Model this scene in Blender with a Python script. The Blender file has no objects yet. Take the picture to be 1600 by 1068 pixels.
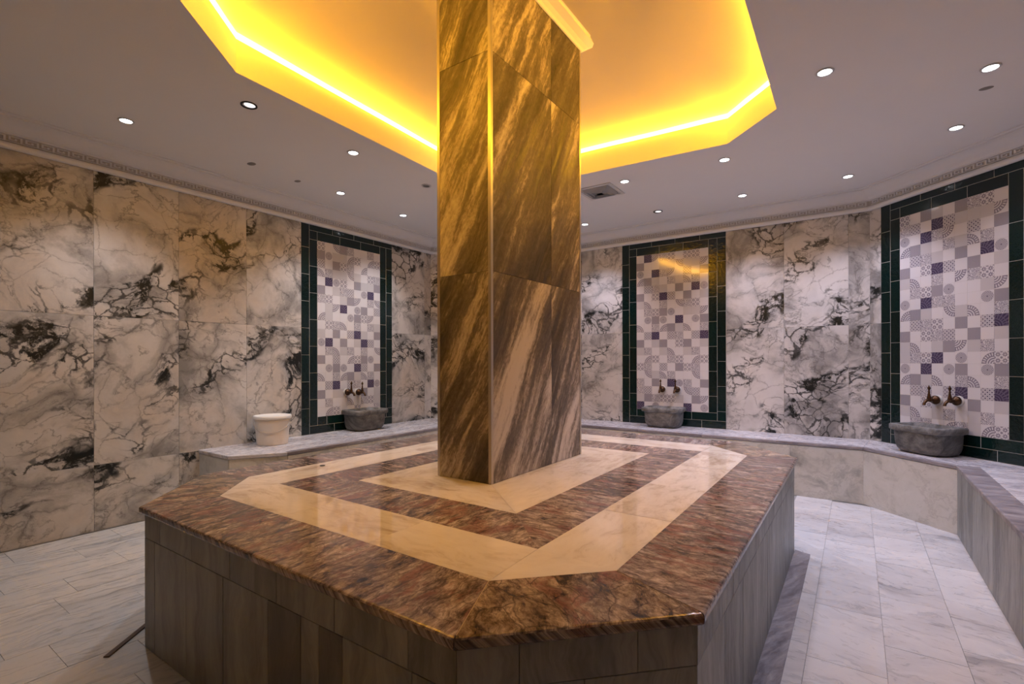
import bpy, bmesh, math, random
from mathutils import Vector, Matrix

random.seed(7)
SC = bpy.context.scene
COL = SC.collection

# ------------------------------------------------------------------ camera, world, light levels
FPX, V0, YAW, ROLL, CAMZ = 774.07, 563.59, .6066, -.002, 1.36
cam_d = bpy.data.cameras.new('camera')
cam_d.sensor_width = 36
cam_d.lens = 36 * FPX / 1600
cam_d.shift_y = (V0 - 534) / 1600
cam_d.clip_start = .05
cam = bpy.data.objects.new('camera', cam_d)
COL.objects.link(cam)
fw = Vector((-math.sin(YAW), math.cos(YAW), 0)); rt = Vector((math.cos(YAW), math.sin(YAW), 0)); up = Vector((0, 0, 1))
r3 = rt * math.cos(ROLL) + up * math.sin(ROLL); u3 = up * math.cos(ROLL) - rt * math.sin(ROLL)
cam.matrix_world = Matrix(((r3.x, u3.x, -fw.x, 0), (r3.y, u3.y, -fw.y, 0), (r3.z, u3.z, -fw.z, CAMZ), (0, 0, 0, 1)))
SC.camera = cam

world = bpy.data.worlds.new('world')
SC.world = world
world.use_nodes = True
world.node_tree.nodes['Background'].inputs[0].default_value = (.02, .02, .02, 1)
world.node_tree.nodes['Background'].inputs[1].default_value = 1

SC.view_settings.view_transform = 'Standard'
SC.view_settings.look = 'None'
SC.view_settings.gamma = 1
SC.view_settings.use_curve_mapping = False
SC.view_settings.exposure = 0.25
SPOT_W = 62.0           # watts of one ceiling spot
LED_E = 52.0            # emission of the yellow strip
LED_C = (1.0, .46, .016)
COOL = (.80, .785, 1.0)
NEUT = (.92, .90, .96)

# ------------------------------------------------------------------ node helpers
class NT:
    def __init__(s, name):
        s.m = bpy.data.materials.new(name); s.m.use_nodes = True
        s.t = s.m.node_tree; s.n = s.t.nodes; s.l = s.t.links
        s.b = s.n['Principled BSDF']
    def new(s, typ, **k):
        n = s.n.new(typ)
        for a, b in k.items(): setattr(n, a, b)
        return n
    def put(s, sock, v):
        if hasattr(v, 'is_output') or isinstance(v, bpy.types.NodeSocket): s.l.new(v, sock)
        elif v is not None:
            if isinstance(v, (tuple, list)) and len(v) == 3 and sock.type == 'RGBA': v = (*v, 1)
            sock.default_value = v
    def math(s, op, a, b=None, c=None, clamp=False):
        n = s.new('ShaderNodeMath', operation=op, use_clamp=clamp)
        s.put(n.inputs[0], a); s.put(n.inputs[1], b); s.put(n.inputs[2], c)
        return n.outputs[0]
    def vmath(s, op, a, b=None, sc=None):
        n = s.new('ShaderNodeVectorMath', operation=op)
        s.put(n.inputs[0], a); s.put(n.inputs[1], b)
        if sc is not None: s.put(n.inputs['Scale'], sc)
        return n.outputs[0]
    def uv(s): return s.new('ShaderNodeTexCoord').outputs['UV']
    def obj(s): return s.new('ShaderNodeTexCoord').outputs['Object']
    def rnd(s): return s.new('ShaderNodeObjectInfo').outputs['Random']
    def comb(s, x, y, z=0.0):
        n = s.new('ShaderNodeCombineXYZ')
        s.put(n.inputs[0], x); s.put(n.inputs[1], y); s.put(n.inputs[2], z)
        return n.outputs[0]
    def sep(s, v):
        n = s.new('ShaderNodeSeparateXYZ'); s.put(n.inputs[0], v)
        return n.outputs
    def noise(s, v, scale, detail=4, rough=.55, dist=0.0, col=False):
        n = s.new('ShaderNodeTexNoise')
        s.put(n.inputs['Vector'], v); n.inputs['Scale'].default_value = scale
        n.inputs['Detail'].default_value = detail; n.inputs['Roughness'].default_value = rough
        n.inputs['Distortion'].default_value = dist
        return n.outputs['Color' if col else 'Fac']
    def vor(s, v, scale, feature='DISTANCE_TO_EDGE', out='Distance', rnd=1.0):
        n = s.new('ShaderNodeTexVoronoi', feature=feature)
        s.put(n.inputs['Vector'], v); n.inputs['Scale'].default_value = scale
        n.inputs['Randomness'].default_value = rnd
        return n.outputs[out]
    def step(s, v, a, b, lo=0.0, hi=1.0):
        n = s.new('ShaderNodeMapRange', interpolation_type='SMOOTHSTEP')
        s.put(n.inputs[0], v)
        for i, x in enumerate((a, b, lo, hi)): s.put(n.inputs[1 + i], x)
        return n.outputs[0]
    def mix(s, f, a, b, mode='MIX'):
        n = s.new('ShaderNodeMix', data_type='RGBA', blend_type=mode)
        s.put(n.inputs[0], f); s.put(n.inputs[6], a); s.put(n.inputs[7], b)
        return n.outputs[2]
    def ramp(s, v, stops):
        n = s.new('ShaderNodeValToRGB'); s.put(n.inputs[0], v)
        e = n.color_ramp.elements
        while len(e) < len(stops): e.new(.5)
        for i, (p, c) in enumerate(stops): e[i].position = p; e[i].color = (*c, 1)
        return n.outputs[0]
    def bump(s, h, strength=.3, dist=.01):
        n = s.new('ShaderNodeBump'); n.inputs['Strength'].default_value = strength
        n.inputs['Distance'].default_value = dist; s.put(n.inputs['Height'], h)
        s.l.new(n.outputs[0], s.b.inputs['Normal'])
    def fin(s, col, rough=.4, metal=0.0, spec=.5, coat=0.0):
        s.put(s.b.inputs['Base Color'], col); s.put(s.b.inputs['Roughness'], rough)
        s.b.inputs['Metallic'].default_value = metal
        s.b.inputs['Specular IOR Level'].default_value = spec
        s.b.inputs['Coat Weight'].default_value = coat
        return s.m

def plain(name, col, rough=.5, metal=0.0, var=0.0, spec=.5, scale=8):
    t = NT(name)
    n = t.noise(t.obj(), scale, 4)
    c = t.mix(t.math('MULTIPLY', n, var), col, tuple(x * .35 for x in col)) if var else col
    return t.fin(c, rough, metal, spec)

def piece_coords(t, k=43.0):
    r = t.rnd()
    off = t.comb(t.math('MULTIPLY', r, k), t.math('MULTIPLY', r, k * 2.37), t.math('MULTIPLY', r, k * .61))
    return t.vmath('ADD', t.uv(), off), r

def wall_marble(name, ochre):
    """white marble in large pale clasts with smoky clouds, hair veins and diagonal belts of black breccia"""
    t = NT(name)
    p, r = piece_coords(t)
    w1 = t.vmath('SUBTRACT', t.noise(p, 1.2, 2, .5, col=True), (.5, .5, .5))
    p2 = t.vmath('ADD', p, t.vmath('SCALE', w1, sc=.70))
    w2 = t.vmath('SUBTRACT', t.noise(p, 5.0, 5, .65, col=True), (.5, .5, .5))
    p3 = t.vmath('ADD', p2, t.vmath('SCALE', w2, sc=.16))
    x = t.sep(p2)
    dg = t.comb(t.math('MULTIPLY_ADD', x[0], .80, t.math('MULTIPLY', x[1], .52)), t.math('MULTIPLY_ADD', x[1], 1.75, t.math('MULTIPLY', x[0], -1.1)))
    fine = t.noise(p3, 13, 7, .72)
    belt = t.noise(dg, 1.1, 4, .55)
    m = t.step(belt, .475, .58)
    e1 = t.vor(t.vmath('MULTIPLY', p3, (1, 1.3, 1)), 2.6)
    e2 = t.vor(t.vmath('MULTIPLY', p3, (1, 1.35, 1)), 6.5)
    cloud = t.noise(p3, 2.0, 7, .60)
    base = t.ramp(cloud, [(.34, (.22, .217, .212)), (.43, (.40, .39, .38)), (.51, (.55, .537, .522)), (.66, (.63, .615, .60))])
    sm = t.math('MULTIPLY', t.math('SUBTRACT', 1, t.step(e1, .0, .16)), t.step(cloud, .60, .40))
    c = t.mix(t.math('MULTIPLY', sm, .5), base, (.21, .205, .195))
    if ochre:
        o = t.math('MULTIPLY', t.step(t.noise(p2, 1.0, 4, .6), .50, .62), ochre)
        c = t.mix(o, c, t.mix(.5, c, t.ramp(fine, [(.35, (.14, .08, .03)), (.65, (.48, .35, .20))])))
    # thin outlines of the clasts
    v1 = t.math('SUBTRACT', 1, t.step(e1, .004, .022))
    v1 = t.math('MULTIPLY', v1, t.step(fine, .38, .52, .1, 1.0))
    c = t.mix(t.math('MULTIPLY', v1, .36), c, (.075, .07, .063))
    rid = t.math('ABSOLUTE', t.math('SUBTRACT', t.noise(p3, 1.2, 8, .60), .5))
    v3 = t.math('MULTIPLY', t.math('SUBTRACT', 1, t.step(rid, .0, .013)), t.step(fine, .40, .55, .15, .9))
    c = t.mix(t.math('MULTIPLY', v3, .6), c, (.085, .08, .074))
    # breccia belts: pale chips in dark ground, clotted
    v2 = t.math('SUBTRACT', 1, t.step(t.math('ADD', e2, t.math('MULTIPLY', t.math('SUBTRACT', fine, .5), .30)), .015, .085))
    c = t.mix(t.math('MULTIPLY', v2, t.math('MULTIPLY', m, .92)), c, (.040, .040, .037))
    clot = t.math('MULTIPLY', t.step(t.noise(p3, 3.0, 8, .66), .50, .545), t.step(belt, .515, .58))
    c = t.mix(t.math('MULTIPLY', clot, t.step(fine, .40, .50, .30, 1.0)), c, (.010, .012, .0105))
    return t.fin(c, .36, spec=.35)

def streak_stone(name, stops, ax=(1.2, 14, 1), rough=.12, red=None, vein=None, bump=.12, sc=1.0, warp=.1, veinw=.03, grit=.0, ve=.75, vs=(5, 9, 1), rv=.07):
    """stone with bands drawn out along u of the UV (metres)"""
    t = NT(name)
    p, r = piece_coords(t)
    w = t.vmath('SUBTRACT', t.noise(p, 2.2, 4, .6, col=True), (.5, .5, .5))
    p = t.vmath('ADD', p, t.vmath('SCALE', w, sc=warp))
    q = t.vmath('MULTIPLY', p, ax)
    n = t.noise(q, 1.0 * sc, 8, .66, .3)
    n2 = t.noise(t.vmath('MULTIPLY', q, (2.3, 2.9, 1)), 2.0 * sc, 6, .7)
    f = t.math('ADD', t.math('MULTIPLY', n, .68), t.math('MULTIPLY', n2, .32))
    f = t.math('ADD', f, t.math('MULTIPLY', t.math('SUBTRACT', r, .5), rv))
    if grit:
        g = t.noise(t.vmath('MULTIPLY', p, (14, 24, 1)), 2.2, 6, .75)
        f = t.math('ADD', f, t.math('MULTIPLY', t.math('SUBTRACT', g, .5), grit * .45))
    c = t.ramp(f, stops)
    if red:
        rm = t.step(t.noise(t.vmath('MULTIPLY', q, (.5, .42, 1)), 1.0, 5, .6), .51, .62)
        c = t.mix(t.math('MULTIPLY', rm, t.step(n2, .3, .6, .25, .68)), c, red)
    if vein:
        e = t.vor(t.vmath('MULTIPLY', p, vs), 1.0)
        c = t.mix(t.math('MULTIPLY', t.math('SUBTRACT', 1, t.step(e, 0, veinw)), ve), c, vein)
        rid = t.math('ABSOLUTE', t.math('SUBTRACT', t.noise(q, .8, 8, .7), .5))
        c = t.mix(t.math('MULTIPLY', t.math('SUBTRACT', 1, t.step(rid, 0, .02)), ve * .9), c, vein)
    if bump: t.bump(n2, bump, .004)
    ro = t.step(n2, .35, .65, rough, rough * 1.9)
    return t.fin(c, ro, spec=.5)

M = {}
M['wall_l'] = wall_marble('gold_white_marble', .6)
M['wall_r'] = wall_marble('grey_white_marble', .0)
M['grout'] = plain('pale_grout', (.50, .49, .46), .8, var=.3)
M['grout_y'] = plain('honey_grout', (.46, .36, .24), .7, var=.3)
M['grout_d'] = plain('grey_grout', (.34, .33, .32), .8, var=.3)
M['ceil'] = plain('matt_ceiling_paint', (.82, .81, .80), .75, var=.06, scale=3)
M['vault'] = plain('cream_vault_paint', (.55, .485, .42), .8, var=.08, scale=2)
M['cove'] = plain('satin_cornice_plaster', (.80, .785, .77), .6, var=.1)
M['brown'] = streak_stone('red_brown_marble', [(.36, (.040, .031, .028)), (.44, (.13, .10, .09)), (.50, (.24, .19, .17)), (.56, (.35, .29, .26)), (.64, (.56, .48, .44))],
                          ax=(9, 27, 1), rough=.075, grit=1.0, ve=.4, red=(.24, .10, .085), vein=(.05, .037, .033), bump=.12, warp=.16, veinw=.05, vs=(9, 22, 1))
M['brown_breccia'] = streak_stone('brown_breccia_marble', [(.36, (.055, .038, .028)), (.45, (.18, .13, .09)), (.53, (.31, .245, .18)), (.64, (.52, .42, .33))],
                          ax=(9, 15, 1), rough=.075, grit=1.0, ve=.6, red=(.22, .08, .06), vein=(.022, .015, .012), bump=.12, warp=.2, veinw=.035, vs=(8, 13, 1))
M['cream'] = streak_stone('cream_marble', [(.32, (.42, .35, .28)), (.42, (.58, .52, .45)), (.50, (.70, .655, .60)), (.62, (.75, .71, .66))], ax=(2.6, 6.5, 1), rough=.035, bump=0, warp=.25)
M['side'] = streak_stone('grey_green_marble', [(.30, (.092, .096, .092)), (.44, (.185, .192, .187)), (.56, (.28, .29, .282)), (.70, (.39, .395, .385))], ax=(1.2, 8, 1), rough=.3, bump=.05, warp=.22)
M['side_dark'] = streak_stone('dark_grey_green_marble', [(.30, (.05, .048, .044)), (.44, (.095, .092, .085)), (.56, (.15, .147, .137)), (.70, (.24, .235, .22))], ax=(1.2, 8, 1), rough=.3, bump=.05, warp=.22)
M['floor_r'] = streak_stone('white_floor_marble', [(.32, (.30, .295, .305)), (.42, (.48, .475, .485)), (.50, (.53, .525, .535)), (.62, (.61, .605, .61))], ax=(1.5, 4.5, 1), rough=.24, bump=.04, warp=.4, rv=.16)
M['floor_l'] = streak_stone('blue_white_floor_marble', [(.33, (.30, .305, .315)), (.43, (.46, .47, .48)), (.50, (.58, .585, .585)), (.62, (.60, .585, .565))], ax=(1.0, 6, 1), rough=.22, bump=.04, warp=.24, rv=.12)
M['bench_top'] = streak_stone('lilac_white_marble', [(.30, (.27, .25, .28)), (.44, (.46, .44, .47)), (.56, (.62, .60, .62)), (.7, (.70, .68, .69))], ax=(2.4, 9, 1), rough=.2, bump=.06, warp=.16)
M['bench_edge'] = streak_stone('purple_grey_marble', [(.30, (.07, .06, .07)), (.45, (.17, .15, .165)), (.58, (.30, .275, .29)), (.7, (.46, .44, .45))], ax=(3, 13, 1), rough=.28, bump=.2, warp=.16)
M['bench_front'] = streak_stone('greenish_white_marble', [(.32, (.22, .215, .20)), (.42, (.40, .395, .37)), (.50, (.53, .525, .49)), (.64, (.60, .59, .565))], ax=(2.4, 1.6, 1), rough=.3, bump=.04, warp=.4, vein=(.20, .195, .185), veinw=.004, ve=.28)
M['pillar'] = streak_stone('brown_striped_stone', [(.40, (.032, .027, .024)), (.46, (.078, .066, .058)), (.51, (.15, .127, .11)), (.54, (.30, .26, .23)), (.60, (.54, .49, .45))], ax=(.48, 3.6, 1), rough=.5, bump=.14, warp=.12, sc=.85, grit=.32)
M['cove_shade'] = plain('shaded_cornice_plaster', (.62, .575, .53), .8, var=.3, scale=20)  # darker plaster colour paints groove shade behind the Greek key
M['trim_metal'] = plain('brushed_corner_metal', (.50, .46, .40), .35, .8)
M['green'] = None
t = NT('dark_green_glaze')
n_ = t.noise(t.obj(), 26, 4, .6)
t.bump(n_, .4, .005)
M['green'] = t.fin(t.mix(t.rnd(), (.0012, .009, .008), (.002, .016, .0135)), .03, spec=.5)
M['basin'] = streak_stone('grey_basin_marble', [(.34, (.035, .035, .034)), (.45, (.095, .093, .09)), (.55, (.17, .167, .16)), (.68, (.29, .285, .28))], ax=(11, 14, 1), rough=.45, bump=.3, warp=.12)
M['brass'] = plain('aged_brass', (.11, .058, .03), .35, .85, var=.8, scale=40)
M['chalk'] = plain('white_ceramic', (.62, .61, .58), .4)
M['bucket'] = plain('milky_plastic', (.74, .68, .61), .42, var=.08)
M['bucket_lid'] = plain('white_plastic', (.80, .77, .72), .38)
M['bail'] = plain('grey_plastic', (.52, .47, .41), .4)
M['rust'] = plain('brown_rusty_strip', (.115, .062, .036), .5, var=.6, scale=30)
M['dark'] = plain('dark_housing', (.02, .018, .016), .6)
M['rim'] = plain('white_metal_rim', (.62, .61, .60), .4)
M['stain'] = plain('filled_hole_plaster', (.30, .275, .25), .8, var=.6, scale=20)

def emit(name, col, e):
    t = NT(name)
    t.b.inputs['Emission Color'].default_value = (*col, 1)
    t.b.inputs['Emission Strength'].default_value = e
    return t.fin((.8, .8, .8), .5)
M['led'] = emit('yellow_light_strip', LED_C, LED_E)
M['lens'] = emit('lit_lamp_lens', (.97, .97, 1.0), 14)
M['lens_dim'] = emit('faint_lamp_lens', (1, .97, .93), .9)
M['lens_off'] = plain('unlit_lamp_lens', (.18, .17, .16), .2)

# ---- printed ornament tiles: UV 0..1 on each piece
INK = (.135, .112, .16)
WHT = (.62, .605, .625)
def ornament(kind):
    t = NT('ornament_' + kind)
    uv = t.uv()
    if kind == 'white': return t.fin((.63, .615, .635), .09)
    if kind == 'pale': return t.fin((.50, .485, .505), .09)
    if kind == 'lilac':
        x = t.sep(uv)
        a = t.math('SINE', t.math('MULTIPLY', t.math('ADD', x[0], t.math('MULTIPLY', t.math('PINGPONG', x[1], .06), 1.0)), 75))
        return t.fin(t.mix(t.step(a, -.3, .6), (.35, .33, .36), (.24, .22, .255)), .09)
    if kind in ('arc', 'dark'):
        d = t.math('SQRT', t.vmath('DOT_PRODUCT', uv, uv)) if False else None
        n = t.new('ShaderNodeVectorMath', operation='LENGTH'); t.put(n.inputs[0], uv); d = n.outputs['Value']
        x = t.sep(uv); ang = t.math('ARCTAN2', x[1], x[0])
        spoke = t.step(t.math('SINE', t.math('MULTIPLY', ang, 26)), -.1, .4)
        ring = t.step(t.math('SINE', t.math('MULTIPLY', d, 33)), -.1, .4)
        pat = t.math('MAXIMUM', t.math('MULTIPLY', spoke, t.step(d, .60, .64)), t.math('MULTIPLY', ring, t.math('SUBTRACT', 1, t.step(d, .64, .68))))
        pat = t.math('MAXIMUM', pat, t.math('SUBTRACT', 1, t.step(t.math('ABSOLUTE', t.math('SUBTRACT', d, .90)), .015, .035)))
        inside = t.math('SUBTRACT', 1, t.step(d, .935, .95))
        if kind == 'dark':
            return t.fin(t.mix(t.math('MULTIPLY', pat, .5), (.058, .043, .088), (.20, .175, .25)), .09)
        return t.fin(t.mix(t.math('MULTIPLY', inside, t.math('MULTIPLY_ADD', pat, .72, .12)), WHT, INK), .09)
    c = t.vmath('SUBTRACT', uv, (.5, .5, 0))
    x = t.sep(c)
    n = t.new('ShaderNodeVectorMath', operation='LENGTH'); t.put(n.inputs[0], c); d = n.outputs['Value']
    ang = t.math('ARCTAN2', x[1], x[0])
    if kind == 'disc':
        pet = t.math('SINE', t.math('MULTIPLY', ang, 12))
        f = t.step(t.math('MULTIPLY', pet, t.math('SINE', t.math('MULTIPLY', d, 44))), -.05, .35)
        f = t.math('MULTIPLY_ADD', f, .55, .30)
        f = t.math('MAXIMUM', f, t.math('SUBTRACT', 1, t.step(d, .05, .07)))
        f = t.math('MULTIPLY', f, t.math('SUBTRACT', 1, t.step(d, .455, .475)))
    elif kind == 'check':
        a = t.math('ADD', x[0], x[1]); b = t.math('SUBTRACT', x[0], x[1])
        sa = t.math('ABSOLUTE', t.math('SINE', t.math('MULTIPLY', a, 3.14159 * 3)))
        sb = t.math('ABSOLUTE', t.math('SINE', t.math('MULTIPLY', b, 3.14159 * 3)))
        mn = t.math('MINIMUM', sa, sb)
        f = t.math('MAXIMUM', t.math('MULTIPLY', t.step(mn, .66, .74), 1.0), t.math('MULTIPLY', t.step(mn, .26, .2), .5))
        f = t.math('MULTIPLY', f, 1.25, clamp=True)
    elif kind == 'scroll':
        w = t.vmath('ADD', uv, t.vmath('SCALE', t.noise(uv, 3.2, 1, .4, col=True), sc=.45))
        e = t.math('SINE', t.math('MULTIPLY', t.vor(w, 4.2, 'F1'), 21))
        f = t.math('MULTIPLY', t.step(e, -.1, .25), .85)
    else:  # floral
        tile = t.vmath('FRACTION', t.vmath('SCALE', uv, sc=2.0))
        c2 = t.vmath('SUBTRACT', tile, (.5, .5, 0))
        y = t.sep(c2)
        n2 = t.new('ShaderNodeVectorMath', operation='LENGTH'); t.put(n2.inputs[0], c2)
        a2 = t.math('ARCTAN2', y[1], y[0])
        pr = t.math('MULTIPLY_ADD', t.math('COSINE', t.math('MULTIPLY', a2, 8)), .12, .33)
        f1 = t.step(t.math('SUBTRACT', pr, n2.outputs['Value']), -.02, .03)
        hole = t.step(n2.outputs['Value'], .1, .13)
        f = t.math('MULTIPLY', t.math('MULTIPLY', f1, hole), .85)
        f = t.math('MAXIMUM', f, t.math('MULTIPLY', t.step(n2.outputs['Value'], .53, .57), .8))
    return t.fin(t.mix(f, WHT, INK), .09)
ORN = {k: ornament(k) for k in ('white', 'pale', 'lilac', 'arc', 'dark', 'disc', 'check', 'scroll', 'floral')}

# ------------------------------------------------------------------ object helpers
def obj(name, me, parent=None, mtx=None, mat=None):
    o = bpy.data.objects.new(name, me)
    COL.objects.link(o)
    if mat is not None and not me.materials: me.materials.append(mat)
    if parent is not None: o.parent = parent
    if mtx is not None: o.matrix_local = mtx
    return o
def thing(name, label, cat, mtx=None, group=None, kind=None):
    o = bpy.data.objects.new(name, None); COL.objects.link(o)
    o.empty_display_size = .1
    if mtx is not None: o.matrix_world = mtx
    return tag(o, label, cat, group, kind)
def tag(o, label, cat, group=None, kind=None):
    o['label'] = label; o['category'] = cat
    if group: o['group'] = group
    if kind: o['kind'] = kind
    return o
def mesh_of(bm, name, smooth=False, ang=None):
    me = bpy.data.meshes.new(name)
    bm.normal_update()
    bm.to_mesh(me); bm.free()
    if smooth:
        for p in me.polygons: p.use_smooth = True
        if ang is not None: me.set_sharp_from_angle(angle=math.radians(ang))
    return me
T = Matrix.Translation
def basis(o, tx, ny):
    tx = Vector(tx); ny = Vector(ny)
    return Matrix(((tx.x, ny.x, 0, o[0]), (tx.y, ny.y, 0, o[1]), (0, 0, 1, o[2]), (0, 0, 0, 1)))

BOXC = {}
def panel_mesh(w, h, d, mat, unit=False, rot=0, bev=.0):
    """a thin slab: x -w/2..w/2, z 0..h, y 0..d (front at +y); UV in metres, or 0..1; u runs to the viewer's right (-x)"""
    key = (round(w, 4), round(h, 4), d, mat.name, unit, rot, bev)
    if key in BOXC: return BOXC[key]
    bm = bmesh.new()
    b = min(bev, d * .8)
    ring = lambda i, y: [bm.verts.new((x, y, z)) for x, z in ((-w/2+i, i), (w/2-i, i), (w/2-i, h-i), (-w/2+i, h-i))]
    rs = [ring(0, 0), ring(0, d - b), ring(b, d)] if b else [ring(0, 0), ring(0, d)]
    for a, c in zip(rs, rs[1:]):
        for i in range(4):
            j = (i + 1) % 4
            bm.faces.new((a[j], a[i], c[i], c[j]))
    bm.faces.new(rs[-1][::-1])
    uvl = bm.loops.layers.uv.new('UVMap')
    for f in bm.faces:
        for l in f.loops:
            u, v = -l.vert.co.x, l.vert.co.z
            if unit:
                u, v = u / w + .5, v / h
                for _ in range(rot): u, v = 1 - v, u
            elif rot: u, v = v, u
            l[uvl].uv = (u, v)
    me = mesh_of(bm, mat.name + '_piece')
    me.materials.append(mat)
    BOXC[key] = me
    return me

def offset_poly(pts, d):
    """inward offset of a counter-clockwise polygon"""
    n = len(pts); out = []
    for i in range(n):
        p0, p1, p2 = Vector(pts[i - 1]), Vector(pts[i]), Vector(pts[(i + 1) % n])
        a = (p1 - p0).normalized(); b = (p2 - p1).normalized()
        na = Vector((-a.y, a.x)); nb = Vector((-b.y, b.x))
        k = 1 + na.dot(nb)
        out.append(tuple(p1 + (na + nb) * (d / max(k, .2))))
    return out
def area(p): return sum(p[i][0] * p[(i+1) % len(p)][1] - p[(i+1) % len(p)][0] * p[i][1] for i in range(len(p))) / 2

def slab(name, pts, z0, z1, mat, parent, gap=.001, ang=0.0, rnd=None, rad=.011, bev=.0015):
    """stone piece from a plan outline. ang: direction (radians) the grain (u) runs in. rnd: outline edges that get a rounded nose"""
    if area(pts) < 0:
        n = len(pts); pts = pts[::-1]
        if rnd: rnd = [(n - 2 - i) % n for i in rnd]
    pts = offset_poly(pts, gap)
    cx = sum(p[0] for p in pts) / len(pts); cy = sum(p[1] for p in pts) / len(pts)
    bm = bmesh.new()
    lo = [bm.verts.new((p[0] - cx, p[1] - cy, 0)) for p in pts]
    hi = [bm.verts.new((p[0] - cx, p[1] - cy, z1 - z0)) for p in pts]
    n = len(pts)
    bm.faces.new(hi)
    for i in range(n): bm.faces.new((lo[i], lo[(i + 1) % n], hi[(i + 1) % n], hi[i]))
    if rnd:
        bm.faces.new(lo[::-1])
        ed = [e for i in rnd for e in (bm.edges.get((hi[i], hi[(i + 1) % n])), bm.edges.get((lo[i], lo[(i + 1) % n]))) if e]
        bmesh.ops.bevel(bm, geom=ed, offset=rad, segments=3, affect='EDGES', profile=.5)
    uvl = bm.loops.layers.uv.new('UVMap')
    ca, sa = math.cos(ang), math.sin(ang)
    for f in bm.faces:
        up_ = abs(f.normal.z) > .5 or f.normal.length == 0
        for l in f.loops:
            x, y, z = l.vert.co
            l[uvl].uv = (x * ca + y * sa, -x * sa + y * ca - (z if not up_ else 0))
    bm.normal_update()
    me = mesh_of(bm, name)
    return obj(name, me, parent, T((cx, cy, z0)), mat)

def lathe(prof, seg=24, name='turned'):
    bm = bmesh.new(); rings = []
    for r, z in prof:
        rings.append([bm.verts.new((r * math.cos(2*math.pi*i/seg), r * math.sin(2*math.pi*i/seg), z)) for i in range(seg)] if r > 1e-6 else [bm.verts.new((0, 0, z))])
    for a, b in zip(rings, rings[1:]):
        for i in range(seg):
            j = (i + 1) % seg
            if len(a) == 1: bm.faces.new((a[0], b[j], b[i])) if len(b) > 1 else None
            elif len(b) == 1: bm.faces.new((a[i], a[j], b[0]))
            else: bm.faces.new((a[i], a[j], b[j], b[i]))
    bmesh.ops.recalc_face_normals(bm, faces=bm.faces)
    return mesh_of(bm, name, True, 40)

def tube(pts, radii, seg=10, closed=False, name='tube', cap=True):
    bm = bmesh.new(); rings = []; n = len(pts)
    for i, p in enumerate(pts):
        p = Vector(p)
        a = Vector(pts[i - 1]) if (i or closed) else p
        b = Vector(pts[(i + 1) % n]) if (i < n - 1 or closed) else p
        d = (b - a).normalized()
        x = d.cross(Vector((0, 0, 1)))
        if x.length < .05: x = Vector((1, 0, 0))
        x.normalize(); y = x.cross(d)
        r = radii[i] if isinstance(radii, (list, tuple)) else radii
        rings.append([bm.verts.new(p + (x * math.cos(2*math.pi*k/seg) + y * math.sin(2*math.pi*k/seg)) * r) for k in range(seg)])
    pairs = list(zip(rings, rings[1:])) + ([(rings[-1], rings[0])] if closed else [])
    for a, b in pairs:
        for k in range(seg): bm.faces.new((a[k], a[(k+1) % seg], b[(k+1) % seg], b[k]))
    if cap and not closed: bm.faces.new(rings[0][::-1]); bm.faces.new(rings[-1])
    bmesh.ops.recalc_face_normals(bm, faces=bm.faces)
    return mesh_of(bm, name, True, 50)

def box_bm(bm, x0, x1, y0, y1, z0, z1):
    v = [bm.verts.new((x, y, z)) for z in (z0, z1) for x, y in ((x0, y0), (x1, y0), (x1, y1), (x0, y1))]
    for f in ((3, 2, 1, 0), (4, 5, 6, 7), (0, 1, 5, 4), (1, 2, 6, 5), (2, 3, 7, 6), (3, 0, 4, 7)): bm.faces.new([v[i] for i in f])

# ------------------------------------------------------------------ the room
WX0, WX1, WY0, WY1, CH = -5.025, 1.227, -.85, 6.294, 1.103
ZW, ZC, HB = 2.894, 3.10, .541
OCT = [(WX1, WY0 + CH), (WX1, WY1 - CH), (WX1 - CH, WY1), (WX0 + CH, WY1), (WX0, WY1 - CH), (WX0, WY0 + CH), (WX0 + CH, WY0), (WX1 - CH, WY0)]
WN = ['wall_right', 'wall_back_right', 'wall_back', 'wall_back_left', 'wall_left', 'wall_front_left', 'wall_front', 'wall_front_right']
WLAB = ['right wall behind the bench nearest the camera', 'angled wall at the right corner of the room', 'far wall of grey veined marble slabs right of the pillar',
        'short angled wall at the far left corner behind the pillar', 'long left wall of gold and white marble slabs', 'angled wall at the near left corner', 'near wall facing the pillar', 'angled wall at the near right corner']
PT = .006   # how far the facing stands proud of the wall

# floor ---------------------------------------------------------------
bm = bmesh.new()
bm.faces.new([bm.verts.new((x, y, -.004)) for x, y in OCT])
floor = tag(obj('floor', mesh_of(bm, 'floor'), mat=M['grout_d']), 'white veined marble floor around the raised platform', 'floor', kind='structure')
def clip(poly, a, b):
    """keep the part of poly left of a->b"""
    out = []; ax, ay = a; bx, by = b
    sd = lambda p: (bx - ax) * (p[1] - ay) - (by - ay) * (p[0] - ax)
    for i in range(len(poly)):
        p, q = poly[i], poly[(i + 1) % len(poly)]; s, u = sd(p), sd(q)
        if s >= 0: out.append(p)
        if (s > 0 > u) or (s < 0 < u):
            k = s / (s - u); out.append((p[0] + (q[0] - p[0]) * k, p[1] + (q[1] - p[1]) * k))
    return out
PX0, PX1, PY0, PY1, PCH, HP = -3.286, -.338, .923, 4.522, .48, .672
x = WX0 + .035; k = 0
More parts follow.
